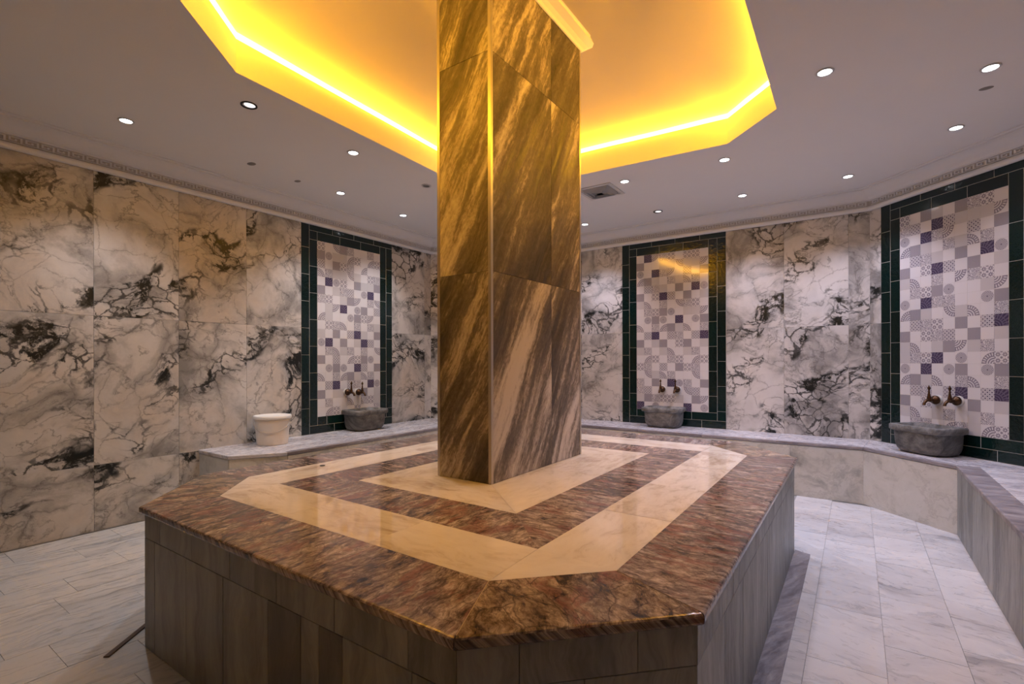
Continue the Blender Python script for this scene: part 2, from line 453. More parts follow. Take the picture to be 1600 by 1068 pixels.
while x < WX1 - .02:
    xa = x; xb = min(x + .3, WX1)
    y = WY0 - (.13, .43, .28, .02)[k % 4]
    while y < WY1:
        ya, yb = max(y, WY0), min(y + .605, WY1); y += .605
        if yb - ya < .02: continue
        if xa > PX0 - .02 and xb < PX1 + .02 and ya > PY0 + .6 and yb < PY1 - .5: continue
        if (ya + yb) / 2 > 5.75 or ((xa + xb) / 2 > .70) or ((xa + xb) / 2 < -4.3 and ya > 2.3): continue
        q = [(xa, ya), (xb, ya), (xb, yb), (xa, yb)]
        for i in range(8): q = clip(q, OCT[i], OCT[(i + 1) % 8]) if len(q) > 2 else q
        if len(q) < 3 or abs(area(q)) < .003: continue
        right = (xa + xb) / 2 > -.6
        slab('tile', q, -.004, random.choice((0, 0, -.0003, -.0006)), M['floor_r'] if right else M['floor_l'], floor, gap=.0011,
             ang=random.uniform(-.5, .1) if right else math.pi / 2 + random.uniform(-.12, .12))
    x += .3; k += 1
kerb = slab('kerb_strip', [(-.361, 1.3), (-.262, 1.3), (-.262, 4.03), (-.361, 4.07)], 0, .006, M['bench_edge'], floor, ang=1.2)

# walls ---------------------------------------------------------------
wall = {}; WM = {}
for i, nm in enumerate(WN):
    a, b = Vector(OCT[i]), Vector(OCT[(i + 1) % 8]); L = (b - a).length; tx = (b - a) / L; ny = Vector((-tx.y, tx.x))
    mtx = basis((a.x, a.y, 0), tx, ny)
    e = .10 * math.tan(math.pi / 8)
    bm = bmesh.new(); lo = [bm.verts.new(p) for p in ((0, 0, -.012), (L, 0, -.012), (L + e, -.1, -.012), (-e, -.1, -.012))]
    hi = [bm.verts.new((v.co.x, v.co.y, ZC + .02)) for v in lo]
    bm.faces.new(lo[::-1]); bm.faces.new(hi)
    for q in range(4): bm.faces.new((lo[q], lo[(q + 1) % 4], hi[(q + 1) % 4], hi[q]))
    bmesh.ops.recalc_face_normals(bm, faces=bm.faces)
    w = obj(nm, mesh_of(bm, nm), mtx=mtx, mat=M['grout'])
    tag(w, WLAB[i], 'wall', kind='structure')
    wall[nm] = w; WM[nm] = (mtx, L)
def face(nm, cuts, mat, skip=(), zs=(0, .53, 1.73, 2.91)):
    mtx, L = WM[nm]
    for s0, s1 in zip(cuts, cuts[1:]):
        if (round(s0, 3), round(s1, 3)) in skip: continue
        for z0, z1 in zip(zs, zs[1:]):
            g = .0009
            me = panel_mesh(s1 - s0 - 2 * g, z1 - z0 - 2 * g, PT, mat, bev=.001)
            obj('slab', me, wall[nm], T(((s0 + s1) / 2, 0, z0 + g)))
yl = [5.191, 5.06, 4.46, 3.162, 2.565, 1.96, 1.352, .75, .253]
face('wall_left', [5.191 - y for y in yl], M['wall_l'], skip=[(round(5.191 - 4.46, 3), round(5.191 - 3.162, 3))])
xb_ = [.124, -.061, -.659, -1.263, -2.566, -3.166, -3.766, -3.922]
face('wall_back', [.124 - x for x in xb_], M['wall_r'], skip=[(round(.124 + 1.263, 3), round(.124 + 2.566, 3))])
face('wall_back_right', [0, .127, 1.433, 1.56], M['wall_r'], skip=[(.127, 1.433)])
face('wall_back_left', [0, .6, 1.2, 1.56], M['wall_r'])
face('wall_right', [0, .53, 1.13, 1.73, 2.33, 2.93, 3.53, 4.13, 4.73, 4.938], M['wall_r'])
face('wall_front_left', [0, .6, 1.2, 1.56], M['wall_l'])
face('wall_front', [0, .6, 1.2, 1.8, 2.4, 3.0, 3.6, 4.046], M['wall_l'])
face('wall_front_right', [0, .6, 1.2, 1.56], M['wall_r'])

# ceiling, coffer, cornice ---------------------------------------------
COF = [(-.43, 1.5), (-.447, 3.864), (-.844, 4.258), (-2.78, 4.14), (-3.2, 3.76), (-3.063, 1.506), (-2.671, 1.05), (-.85, 1.08)]
ZS = 3.315
bm = bmesh.new()
o_ = [bm.verts.new((x, y, ZC)) for x, y in OCT]; i_ = [bm.verts.new((x, y, ZC)) for x, y in COF]
for i in range(8):
    j = (i + 1) % 8
    bm.faces.new((o_[j], o_[i], i_[i], i_[j]))
ceiling = tag(obj('ceiling', mesh_of(bm, 'ceiling'), mat=M['ceil']), 'grey painted ceiling with a lit octagonal recess and round spotlights', 'ceiling', kind='structure')
bm = bmesh.new()
a_ = [bm.verts.new((x, y, ZC)) for x, y in COF]; b_ = [bm.verts.new((x, y, ZS - .012)) for x, y in COF]
out_ = offset_poly(COF, -.075)
c_ = [bm.verts.new((x, y, ZS - .012)) for x, y in out_]
for i in range(8):
    j = (i + 1) % 8
    bm.faces.new((a_[i], a_[j], b_[j], b_[i])); bm.faces.new((b_[i], b_[j], c_[j], c_[i]))
obj('recess_side', mesh_of(bm, 'recess_side'), ceiling, mat=M['ceil'])
# the raised vault above the recess
ctr = Vector((-1.80, 2.66))
base = []
for i in range(8):
    p, q = Vector(out_[i]), Vector(out_[(i + 1) % 8])
    for k in range(8): base.append(p.lerp(q, k / 8))
bm = bmesh.new(); rings = []
for s in range(15):
    a = s / 14 * math.pi / 2
    k_ = s / 14; sh = .60 * k_; z = ZS - .012 + (.04 * min(1, k_ * 14) + .365 * k_ ** .85 if s else 0)
    rb = min(1, s / 9)
    ring = []
    for p in base:
        d = p - ctr; an = math.atan2(d.y / 1.60, d.x / 1.37)
        el = Vector((1.37 * math.cos(an), 1.60 * math.sin(an)))
        ring.append(bm.verts.new((*(ctr + d.lerp(el, rb * .8) * (1 - sh)), z)))
    rings.append(ring)
for a, b in zip(rings, rings[1:]):
    for k in range(64): bm.faces.new((a[k], a[(k + 1) % 64], b[(k + 1) % 64], b[k]))
bm.faces.new(rings[-1])
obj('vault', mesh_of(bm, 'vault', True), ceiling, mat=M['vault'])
ZV = ZS - .012 + .405

prof = [(0, 2.894), (.028, 2.889), (.043, 2.900), (.046, 2.917), (.038, 2.934), (.020, 2.940), (.020, 2.990), (.032, 2.994), (.034, 3.006), (.044, 3.010),
        (.054, 3.032), (.072, 3.054), (.098, 3.070), (.130, 3.078), (.150, 3.080), (.152, 3.090), (.178, 3.092), (.18, 3.1)]
for i, nm in enumerate(WN):
    bm = bmesh.new(); A, B = [], []
    for d, z in prof:
        p = offset_poly(OCT, d)
        A.append(bm.verts.new((*p[i], z))); B.append(bm.verts.new((*p[(i + 1) % 8], z)))
    for k in range(len(prof) - 1): bm.faces.new((A[k], B[k], B[k + 1], A[k + 1]))
    bmesh.ops.recalc_face_normals(bm, faces=bm.faces)
    me = mesh_of(bm, 'cornice', True, 50)
    me.materials.append(M['cove']); me.materials.append(M['cove_shade'])
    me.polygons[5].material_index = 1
    mtx, L = WM[nm]
    tr = tag(obj('trim_%d' % (i + 1), me, mat=M['cove']), 'plaster cornice with a Greek key band above the %s' % ' '.join(nm.split('_')[1:] + ['wall']), 'cornice', kind='structure')
    # Greek key relief between the bead and the cove
    bm = bmesh.new(); s = .03; un = .088; th = .006
    for k in range(int((L - .06) / un)):
        x0 = s + k * un
        for (xa, xe, za, ze) in ((0, 1, .0, .14), (0, .14, .14, .86), (0, .86, .86, 1), (.72, .86, .30, .86), (.34, .72, .30, .44), (.34, .48, .44, .66)):
            box_bm(bm, x0 + xa * un * .98, x0 + xe * un * .98, .019, .030, 2.944 + za * .042, 2.944 + ze * .042)
    f = obj('fret_relief', mesh_of(bm, 'fret'), tr, mtx, M['cove']); f['kind'] = 'stuff'

# light strip round the recess
ins = offset_poly(COF, -.007); pts = []
for i in range(8):
    p, q = Vector(ins[i]), Vector(ins[(i + 1) % 8])
    for k in range(10):
        c = p.lerp(q, k / 10)
        pts.append((c.x, c.y, ZS + .011 + .002 * math.sin(len(pts) * 1.3)))
tag(obj('light_strip', tube(pts, .019, 8, True, 'light_strip'), mat=M['led']), 'glowing yellow light strip around the upper edge of the ceiling recess', 'light strip')

# ------------------------------------------------------------------ platform (heated stone)
plat = thing('marble_platform', 'raised eight-sided marble platform with red-brown and cream bands around the pillar', 'platform', T((0, 0, 0)))
O = [(PX1, PY0 + PCH), (PX1, PY1 - PCH), (PX1 - PCH, PY1), (PX0 + PCH, PY1), (PX0, PY1 - PCH), (PX0, PY0 + PCH), (PX0 + PCH, PY0), (PX1 - PCH, PY0)]
core = offset_poly(O, .034)
bm = bmesh.new()
lo = [bm.verts.new((*p, 0)) for p in core]; hi = [bm.verts.new((*p, HP - .034)) for p in core]
bm.faces.new(hi)
for i in range(8): bm.faces.new((lo[i], lo[(i + 1) % 8], hi[(i + 1) % 8], hi[i]))
obj('core', mesh_of(bm, 'core'), plat, mat=M['grout_d'])
bm = bmesh.new()
gp = offset_poly(O, .02)
lo = [bm.verts.new((*p, HP - .033)) for p in gp]; hi = [bm.verts.new((*p, HP - .0014)) for p in gp]
bm.faces.new(hi)
for i in range(8): bm.faces.new((lo[i], lo[(i + 1) % 8], hi[(i + 1) % 8], hi[i]))
obj('grout_bed', mesh_of(bm, 'grout_bed'), plat, mat=M['grout_y'])
def lerp2(a, b, k): return (a[0] + (b[0] - a[0]) * k, a[1] + (b[1] - a[1]) * k)
O1 = offset_poly(O, .308)
e1, e2 = .62, .923
R1 = [(PX1 - e1, PY0 + e1), (PX1 - e1, PY1 - e1), (PX0 + e1, PY1 - e1), (PX0 + e1, PY0 + e1)]
R2 = [(PX1 - e2, PY0 + e2), (PX1 - e2, PY1 - e2), (PX0 + e2, PY1 - e2), (PX0 + e2, PY0 + e2)]
ZT0 = HP - .034
def band(a, b, c, d, n, mat, ang, rnd=None, axis=None, jit=.0):
    """quad a-b (outer edge) c-d (inner edge, d next to a) cut into n pieces square to the outer edge"""
    ks = [0] + [(k + random.uniform(-jit, jit)) / n for k in range(1, n)] + [1]
    A, B, Cc, D = map(Vector, (a, b, c, d)); ed = (B - A); L = ed.length; ed /= L
    def foot(P): return (P - A).dot(ed) / L
    fD, fC = foot(D), foot(Cc)
    for k in range(n):
        k0, k1 = ks[k], ks[k + 1]
        i0 = (k0 - fD) / (fC - fD) if k0 > 0 else 0; i1 = (k1 - fD) / (fC - fD) if k1 < 1 else 1
        i0 = min(max(i0, 0), 1); i1 = min(max(i1, 0), 1)
        P = [lerp2(a, b, k0), lerp2(a, b, k1), lerp2(d, c, i1), lerp2(d, c, i0)]
        slab('slab', P, ZT0, HP + random.choice((0, .0004, -.0004)), mat, plat, gap=.0005, ang=ang, rnd=rnd)
def lay(i):
    a, b, c, d = O[i], O[(i + 1) % 8], O1[(i + 1) % 8], O1[i]
    k = .0016 / (Vector(b) - Vector(a)).length
    return lerp2(a, b, k), lerp2(b, a, k), lerp2(c, d, k), lerp2(d, c, k)
H2 = math.pi / 2
for i, n in ((0, 8), (2, 6), (4, 8), (6, 6)):
    band(*lay(i), n, M['brown'], (0, 0, H2, 0, 0, 0, H2)[i] + random.uniform(-.1, .1), rnd=[0], jit=.12)
for i in (1, 3, 5, 7):
    ang = math.atan2(O[(i+1) % 8][1] - O[i][1], O[(i+1) % 8][0] - O[i][0])
    band(*lay(i), 2, M['brown_breccia'], ang + H2, rnd=[0], jit=.1)
# cream ring: octagon outside, rectangle inside
side = [(O1[0], O1[1], R1[1], R1[0], 4, H2), (O1[2], O1[3], R1[2], R1[1], 3, 0), (O1[4], O1[5], R1[3], R1[2], 4, H2), (O1[6], O1[7], R1[0], R1[3], 3, 0)]
for a, b, c, d, n, an in side: band(a, b, c, d, n, M['cream'], an)
for r, i, j in ((1, 1, 2), (2, 3, 4), (3, 5, 6), (0, 7, 0)):
    slab('slab', [O1[i], O1[j], R1[r]], ZT0, HP, M['cream'], plat, gap=.0009, ang=.7)
for k, (n, an) in enumerate(((6, 0), (4, H2), (6, 0), (4, H2))):
    band(R1[k], R1[(k + 1) % 4], R2[(k + 1) % 4], R2[k], n, M['brown'], an, jit=.1)
PLX0, PLX1, PLY0, PLY1 = -2.067, -1.668, 2.199, 3.293
pb = [(PLX1 + .002, PLY0 - .002), (PLX1 + .002, PLY1 + .002), (PLX0 - .002, PLY1 + .002), (PLX0 - .002, PLY0 - .002)]
for k, n in enumerate((2, 1, 2, 1)): band(R2[k], R2[(k + 1) % 4], pb[(k + 1) % 4], pb[k], n, M['cream'], H2 if k % 2 == 0 else 0)
drain = tag(obj('drain_cap', lathe([(0, 0), (.017, 0), (.017, .003), (.012, .005), (0, .004)], 16), mtx=T((-2.89, 1.97, HP)), mat=M['dark']), 'small dark round cap on the cream band left of the pillar', 'cap')
# side facing: a low course above tall slabs
for i in range(8):
    ins_ = offset_poly(O, .022)
    a, b = Vector(ins_[i]), Vector(ins_[(i + 1) % 8]); L = (b - a).length; tx = (b - a) / L
    ny = Vector((tx.y, -tx.x))
    # viewer is outside: x axis must run right-to-left for them
    mt = basis((b.x, b.y, 0), -tx, ny)
    for z0, z1, first in ((0, .520, .17), (.520, ZT0, .02)):
        s = 0; nx = first + .155
        special = [.16, .46, .58, .68, .88] if (i == 6 and z0 == 0) else []
        while s < L - .01:
            s1 = special.pop(0) if special else min(nx, L)
            if L - s1 < .06: s1 = L
            me = panel_mesh(s1 - s - .002, z1 - z0 - .002, .010, M['side_dark'] if i == 6 and z0 == 0 and round(s, 2) in (.46, .68) else M['side'], rot=1, bev=.001)
            obj('side_tile', me, plat, mt @ T(((s + s1) / 2, -.010 + random.choice((0, .0006)), z0 + .001)))
            s = s1; nx = s1 + .325

# ------------------------------------------------------------------ pillar
pil = thing('pillar', 'square-cut pillar clad in brown striped stone, standing on the platform', 'pillar', T((0, 0, HP)), kind='structure')
bm = bmesh.new(); box_bm(bm, PLX0 + .012, PLX1 - .012, PLY0 + .012, PLY1 - .012, 0, ZV - HP)
obj('core', mesh_of(bm, 'core'), pil, mat=M['grout_d'])
def stone_uv(me, sgn):
    """turn the grain: u along the steep streaks"""
    uv = me.uv_layers[0].data; a = math.radians(61) 
    for d in uv:
        u, v = d.uv; u *= sgn
        d.uv = (u * math.cos(a) + v * math.sin(a), -u * math.sin(a) + v * math.cos(a))
PZ = [0, 1.192, 2.424, ZV - HP]
faces = [((PLX1, PLY0), (PLX1, PLY1), (1, 0), (0, .67, 1.094)), ((PLX1, PLY1), (PLX0, PLY1), (0, 1), (0, .399)), ((PLX0, PLY1), (PLX0, PLY0), (-1, 0), (0, .424, 1.094)), ((PLX0, PLY0), (PLX1, PLY0), (0, -1), (0, .399))]
for (a, b, n, cuts) in faces:
    tx = (Vector(b) - Vector(a)).normalized()
    mt = basis((*b, 0), -tx, n); L = (Vector(b) - Vector(a)).length
    for s0, s1 in zip(cuts, cuts[1:]):
        for z0, z1 in zip(PZ, PZ[1:]):
            me = panel_mesh(s1 - s0 - .0015, z1 - z0 - .0015, .012, M['pillar'], bev=.0008).copy()
            stone_uv(me, 1)
            obj('tile', me, pil, mt @ T((L - (s0 + s1) / 2, -.012, z0 + .0007)))
for cx, cy, sx, sy in ((PLX1, PLY0, 1, -1), (PLX1, PLY1, 1, 1), (PLX0, PLY1, -1, 1), (PLX0, PLY0, -1, -1)):
    bm = bmesh.new(); w = .017
    prof_ = [(.003, .003), (.003, -w), (-.004, -w), (-.004, -.004), (-w, -.004), (-w, .003)]
    lo = [bm.verts.new((cx + p * sx, cy + q * sy, 0)) for p, q in prof_]; hi = [bm.verts.new((v.co.x, v.co.y, ZV - HP - .07)) for v in lo]
    for i in range(6): bm.faces.new((lo[i], lo[(i + 1) % 6], hi[(i + 1) % 6], hi[i]))
    bm.faces.new(hi)
    bmesh.ops.recalc_face_normals(bm, faces=bm.faces)
    obj('corner_trim', mesh_of(bm, 'corner_trim'), pil, mat=M['trim_metal'])['label'] = 'pale metal strip on a pillar corner'
bm = bmesh.new(); rr = []
PQ = [(PLX1, PLY0), (PLX1, PLY1), (PLX0, PLY1), (PLX0, PLY0)]
for d, z in ((.004, -.068), (.012, -.066), (.022, -.05), (.045, -.034), (.075, -.026), (.092, -.022), (.092, -.004), (.10, -.001)):
    rr.append([bm.verts.new((*p, ZV - HP + z)) for p in offset_poly(PQ, -d)])
for a, b in zip(rr, rr[1:]):
    for i in range(4): bm.faces.new((a[i], a[(i + 1) % 4], b[(i + 1) % 4], b[i]))
bmesh.ops.recalc_face_normals(bm, faces=bm.faces)
obj('cornice', mesh_of(bm, 'cornice'), pil, mat=M['cove'])['label'] = 'small plaster moulding where the pillar meets the vault'

# ------------------------------------------------------------------ bench along the walls
bench = thing('marble_bench', 'low built-in marble bench running along the walls beneath the three basins', 'bench', T((0, 0, 0)))
BW = [(WX0, 2.12), (WX0, WY1 - CH), (WX0 + CH, WY1), (WX1 - CH, WY1), (WX1, WY1 - CH), (WX1, WY0 + CH)]     # wall side
BF = [(-4.22, 2.52), (-4.22, 5.10), (-3.60, 5.722), (.055, 5.722), (.640, 5.137), (.640, WY0 + CH)]         # front side
ZB = HB - .034
def cut(i, n, mat, name, f0=0.0, f1=1.0, rnd=None, ang=None, z0=ZB, z1=HB):
    a, b, c, d = BF[i], BF[i + 1], BW[i + 1], BW[i]
    for k in range(n):
        k0, k1 = k / n, (k + 1) / n
        p0, p1 = lerp2(a, b, k0), lerp2(a, b, k1); q0, q1 = lerp2(d, c, k0), lerp2(d, c, k1)
        P = [lerp2(p0, q0, f0), lerp2(p1, q1, f0), lerp2(p1, q1, f1), lerp2(p0, q0, f1)]
        th = math.atan2(b[1] - a[1], b[0] - a[0]) if ang is None else ang
        slab(name, P, z0, z1, mat, bench, gap=.001, ang=th, rnd=rnd, rad=.008)
# left end with its snipped corner
slab('top_slab', [(WX0, 2.12), (-4.465, 2.12), (-4.22, 2.52), (WX0, 2.52)], ZB, HB, M['bench_top'], bench, ang=1.4, rnd=[0, 1], rad=.008)
BW[0] = (WX0, 2.52)
FR = .045 / .58
for i, n in ((0, 3), (1, 1), (2, 5), (3, 1)):
    cut(i, n, M['bench_edge'], 'edge_strip', 0, .06, rnd=[0])
    cut(i, n, M['bench_top'], 'top_slab', .06, 1)
cut(4, 6, M['bench_edge'], 'edge_strip', 0, .235, rnd=[0], ang=0.0)
cut(4, 6, M['bench_top'], 'top_slab', .235, 1, ang=0.0)
# body and front slabs
fr = [(WX0, 2.135), (-4.475, 2.135), (-4.235, 2.53), (-4.235, 5.106), (-3.606, 5.737), (.061, 5.737), (.655, 5.143), (.655, WY0 + CH)]
bm = bmesh.new()
wl = [(WX0, 2.135), (WX0, WY1 - CH), (WX0 + CH, WY1), (WX1 - CH, WY1), (WX1, WY1 - CH), (WX1, WY0 + CH)]
lo = [bm.verts.new((*p, 0)) for p in fr]; hi = [bm.verts.new((*p, ZB)) for p in fr]
for i in range(len(fr) - 1): bm.faces.new((lo[i], lo[i + 1], hi[i + 1], hi[i]))
for v in ((0, 1, 2, 3),): pass
bmesh.ops.recalc_face_normals(bm, faces=bm.faces)
obj('body', mesh_of(bm, 'body'), bench, mat=M['grout'])
for i in range(len(fr) - 1):
    a, b = Vector(fr[i]), Vector(fr[i + 1]); L = (b - a).length; tx = (b - a) / L; ny = Vector((tx.y, -tx.x))
    mt = basis((b.x, b.y, 0), -tx, ny)
    n = max(1, round(L / .62)); w = L / n
    vert = i >= 6
    for k in range(n):
        me = panel_mesh(w - .002, ZB - .002, .008, M['side'] if vert else M['bench_front'], rot=1, bev=.001)
        obj('front_slab', me, bench, mt @ T((w * (k + .5), 0, .0)))

# ------------------------------------------------------------------ ornament panels
# rows from the top, nine columns from the viewer's left
C3 = ['frdrwglwdrwgldrwwglw'.replace('d', 'd'), ]
P1 = ['fgkqwgswrwldwgwqwgww', 'wdwsDwflLfwDswdwkwsr', 'ulgldlwtwsgwqkgsDlwf', 'glflfslDwqwglwdrwlww', 'srsuwkgwdwkwsrwgkwqw', 'wfwlgwtdgsDlwfDlswwf', 'wwrwldwgfwlDsgkqwgsw', 'srwflDswtswkwdwsDwfw', 'wfwsgwukwlgwuwgwdlls']
P2 = ['wgdrwglwwqwglwfwsslD', 'DwwgkwqsdwkwsrsuwkgW', 'twDlsfwfgsDlwfwlgwsd', 'slswlDsgdrwglwkqwwfw', 'fltswkwdwgkwqswsDwfw', 'wuwlgwuwDlsfwfgwdwlw', 'flkqwgslwqwglwfwsuwD', 'flwsDwfldwkwsrsuwkgw', 'wtgwdlwtgsDlwfwwgwtd']
P3 = ['fsdrwglwdrwglldrwglw', 'wkwgkwqswgkwqswgkwqs', 'gwDlsfwfDlsfwfDlsfws', 'lDswlDsgswfslDwqwlll'.replace('lll', 'llw'), 'wktswkwdsuwkgwdwkwsr', 'glwlgwtwwlgwtdgsDwws', 'slkqwgswwqwglwwqwgll', 'flwswwflzwkwsrdwkwsr'.replace('sww', 'sDw').replace('z', 'd'), 'wtgwdlwtgsDlwfgsDlwf']
CODE = {'w': 'white', 'W': 'white', 'l': 'pale', 'L': 'pale', 'g': 'lilac', 'k': 'check', 's': 'scroll', 'f': 'floral', 'd': 'disc', 'D': 'dark', 'q': 'arc', 'r': 'arc', 't': 'arc', 'u': 'arc'}
ROT = {'q': 0, 'u': 1, 't': 0, 'r': 0}
def ornament_panel(nm, left_s, cols, label):
    """left_s: wall coordinate of the viewer's left edge"""
    mtx, L = WM[nm]
    root = thing('tile_panel', label, 'tile panel', mtx @ T((left_s, 0, HB)), 'tiled panels behind the basins')
    bm = bmesh.new(); box_bm(bm, -1.299, -.001, .0002, .004, .0, ZW + .01 - HB)
    obj('grout_bed', mesh_of(bm, 'grout_bed'), root, mat=M['grout'])
    X = lambda u: -u          # viewer's right is -x
    def green(u0, u1, z0, z1):
        z1 = min(z1, ZW + .005)
        if z1 - z0 < .015: return
        g = .0019
        me = panel_mesh(u1 - u0 - 2 * g, z1 - z0 - 2 * g, PT, M['green'], bev=.0015)
        obj('border_tile', me, root, T((X((u0 + u1) / 2), 0, z0 + g - HB)))
    zb, zt = .73, 2.73
    # outer column left runs full height, top outer row full width to its right, and so on round
    z = HB + .002 - .0; zz = [HB + .001]
    while zz[-1] < ZW: zz.append(zz[-1] + (.29 if len(zz) == 1 else .3))
    for a, b in zip(zz, zz[1:]): green(0, .1, a, b)
    for a, b in ((.1, .4), (.4, .7), (.7, 1.0), (1.0, 1.3)): green(a, b, 2.83, 2.93)
    zz = [HB + .001 + .092, .75, 1.05, 1.35, 1.65, 1.95, 2.25, 2.55, 2.83]
    for a, b in zip(zz, zz[1:]): green(1.2, 1.3, a, b)
    for a, b in ((.1, .42), (.42, .72), (.72, 1.02), (1.02, 1.3)): green(a, b, HB + .001, HB + .093)
    zz = [HB + .093, .93, 1.23, 1.53, 1.83, 2.13, 2.43, 2.73, 2.83]
    for a, b in zip(zz, zz[1:]): green(.1, .2, a, b)
    for a, b in ((.2, .5), (.5, .8), (.8, 1.1)): green(a, b, 2.73, 2.83)
    zz = [.73, .93, 1.23, 1.53, 1.83, 2.13, 2.43, 2.83]
    for a, b in zip(zz, zz[1:]): green(1.1, 1.2, a, b)
    for a, b in ((.2, .32), (.32, .62), (.62, .9), (.9, 1.2)): green(a, b, HB + .093, .73)
    for c, colstr in enumerate(cols):
        for r in range(20):
            k = colstr[r]
            g = .0005 + (.0006 if c % 3 in (0,) else 0)
            rot = {'q': 0, 'r': 3, 't': 1, 'u': 2}.get(k, 0)
            me = panel_mesh(.0988, .0988, PT - .001, ORN[CODE[k]], unit=True, rot=rot)
            obj('ornament_tile', me, root, T((X(.2 + .1 * (c + .5)), 0, zt - .1 * (r + 1) + .0006 - HB)))
    return root
ornament_panel('wall_left', 5.191 - 3.162, P1, 'green bordered lilac tile panel left of the pillar, on the gold marble wall')
ornament_panel('wall_back', .124 + 2.566, P2, 'green bordered lilac tile panel just right of the pillar, with the yellow reflection')
ornament_panel('wall_back_right', 1.433, P3, 'green bordered lilac tile panel on the angled wall at the right edge')

# ------------------------------------------------------------------ basins and taps
def superell(w, d, n, z, y0, seg=40):
    """rounded rectangle, back edge at y0, front at y0+d"""
    out = []
    for i in range(seg):
        a = 2 * math.pi * i / seg; c, s = math.cos(a), math.sin(a)
        out.append((math.copysign(abs(c) ** (2 / n), c) * w / 2, y0 + d / 2 + math.copysign(abs(s) ** (2 / n), s) * d / 2, z))
    return out
def loft(rings, cap0=True, cap1=True, name='loft', uvs=1.0):
    bm = bmesh.new(); R = [[bm.verts.new(p) for p in r] for r in rings]; n = len(R[0])
    for a, b in zip(R, R[1:]):
        for i in range(n): bm.faces.new((a[i], a[(i + 1) % n], b[(i + 1) % n], b[i]))
    if cap0: bm.faces.new(R[0][::-1])
    if cap1: bm.faces.new(R[-1])
    bmesh.ops.recalc_face_normals(bm, faces=bm.faces)
    uvl = bm.loops.layers.uv.new('UVMap')
    for f in bm.faces:
        for l in f.loops: l[uvl].uv = (l.vert.co.x + l.vert.co.y * .7, l.vert.co.z + l.vert.co.y * .6)
    return mesh_of(bm, name, True, 42)
BWd, BDp, BH = .48, .345, .245
def basin(nm, s, label, jig):
    mtx, L = WM[nm]
    root = thing('marble_basin', label, 'basin', mtx @ T((s, PT + .002, HB)), 'marble wall basins')
    w, d, h = BWd, BDp, BH
    body = [superell(w - .17, d - .11, 3.4, .0, .03), superell(w - .105, d - .06, 3.6, .010, .015), superell(w - .072, d - .036, 4.0, .036, .008), superell(w - .056, d - .024, 4.4, .075, .004), superell(w - .046, d - .018, 4.8, h - .054, .003)]
    obj('bowl', loft(body, True, True, 'bowl'), root, mat=M['basin'])
    n = 7
    rim = [superell(w - .05, d - .02, 4.6, h - .058, .004), superell(w - .012, d - .006, n, h - .052, .001), superell(w, d, n, h - .044, 0), superell(w, d, n, h - .008, 0), superell(w - .014, d - .012, n, h, .006),
           superell(w - .085, d - .085, 4.5, h - .001, .045), superell(w - .10, d - .10, 4.2, h - .012, .052), superell(w - .12, d - .12, 3.6, h - .034, .062)]
    rim += [superell(w - .15, d - .14, 3, h - .053, .07)]
    me = loft(rim, False, True, 'rim')
    for v in me.vertices:   # worn, uneven edge
        k = math.sin(v.co.x * 31 + jig) * math.cos(v.co.y * 27 + jig * 2)
        v.co.z += .0022 * k; v.co.x += .0015 * math.sin(v.co.y * 40 + jig)
    obj('rim', me, root, mat=M['basin'])
    return root
basin('wall_left', 5.191 - 3.885, 'grey stone basin below the taps on the panel left of the pillar', .4)
basin('wall_back', .124 + 1.955, 'grey stone basin on the bench just right of the pillar', 1.7)
basin('wall_back_right', 1.56 - .73, 'large grey stone basin on the bench at the right corner', 3.1)

TAPM = {}
def tap(nm, s, z, label):
    mtx, L = WM[nm]
    root = thing('tap', label, 'tap', mtx @ T((s, PT - .0005, z)), 'brass basin taps')
    if not TAPM:
        RX = Matrix.Rotation(-math.pi / 2, 4, 'X')   # lathe axis z -> +y
        me = lathe([(0, 0), (.043, 0), (.043, .006), (.034, .011), (0, .012)], 20, 'escutcheon'); me.transform(RX); TAPM['wall_plate'] = (me, M['chalk'])
        me = lathe([(.012, .010), (.030, .012), (.039, .024), (.040, .036), (.033, .048), (.018, .055), (.013, .060), (.013, .085), (.018, .088), (.018, .094), (.013, .098), (0, .099)], 20, 'boss'); me.transform(RX); TAPM['boss'] = (me, M['brass'])
        TAPM['spout'] = (tube([(0, .088, .004), (0, .105, .003), (0, .125, -.004), (0, .143, -.018), (0, .150, -.034), (0, .150, -.042)], [.014, .015, .013, .012, .011, .013], 12), M['brass'])
        me = lathe([(.016, -.006), (.018, .010), (.015, .026), (.012, .040), (.009, .055), (.007, .066), (.010, .072), (.007, .078), (.006, .088), (.011, .098), (.013, .106), (.010, .115), (.005, .122), (.004, .128), (0, .132)], 14, 'handle')
        me.transform(T((0, .098, 0))); TAPM['handle'] = (me, M['brass'])
    for k, (me, m) in TAPM.items():
        o = obj(k, me, root, mat=m)
        if k == 'wall_plate': o['label'] = 'white round wall plate'
    return root
tap('wall_left', 5.191 - 3.746, .992, 'left brass tap over the basin left of the pillar')
tap('wall_left', 5.191 - 3.905, .984, 'right brass tap over the basin left of the pillar')
tap('wall_back', .124 + 2.02, .998, 'left brass tap over the basin just right of the pillar')
tap('wall_back', .124 + 1.835, 1.0, 'right brass tap over the basin just right of the pillar')
tap('wall_back_right', 1.56 - .685, 1.005, 'left brass tap over the large basin at the right')
tap('wall_back_right', 1.56 - .862, 1.01, 'right brass tap over the large basin at the right')

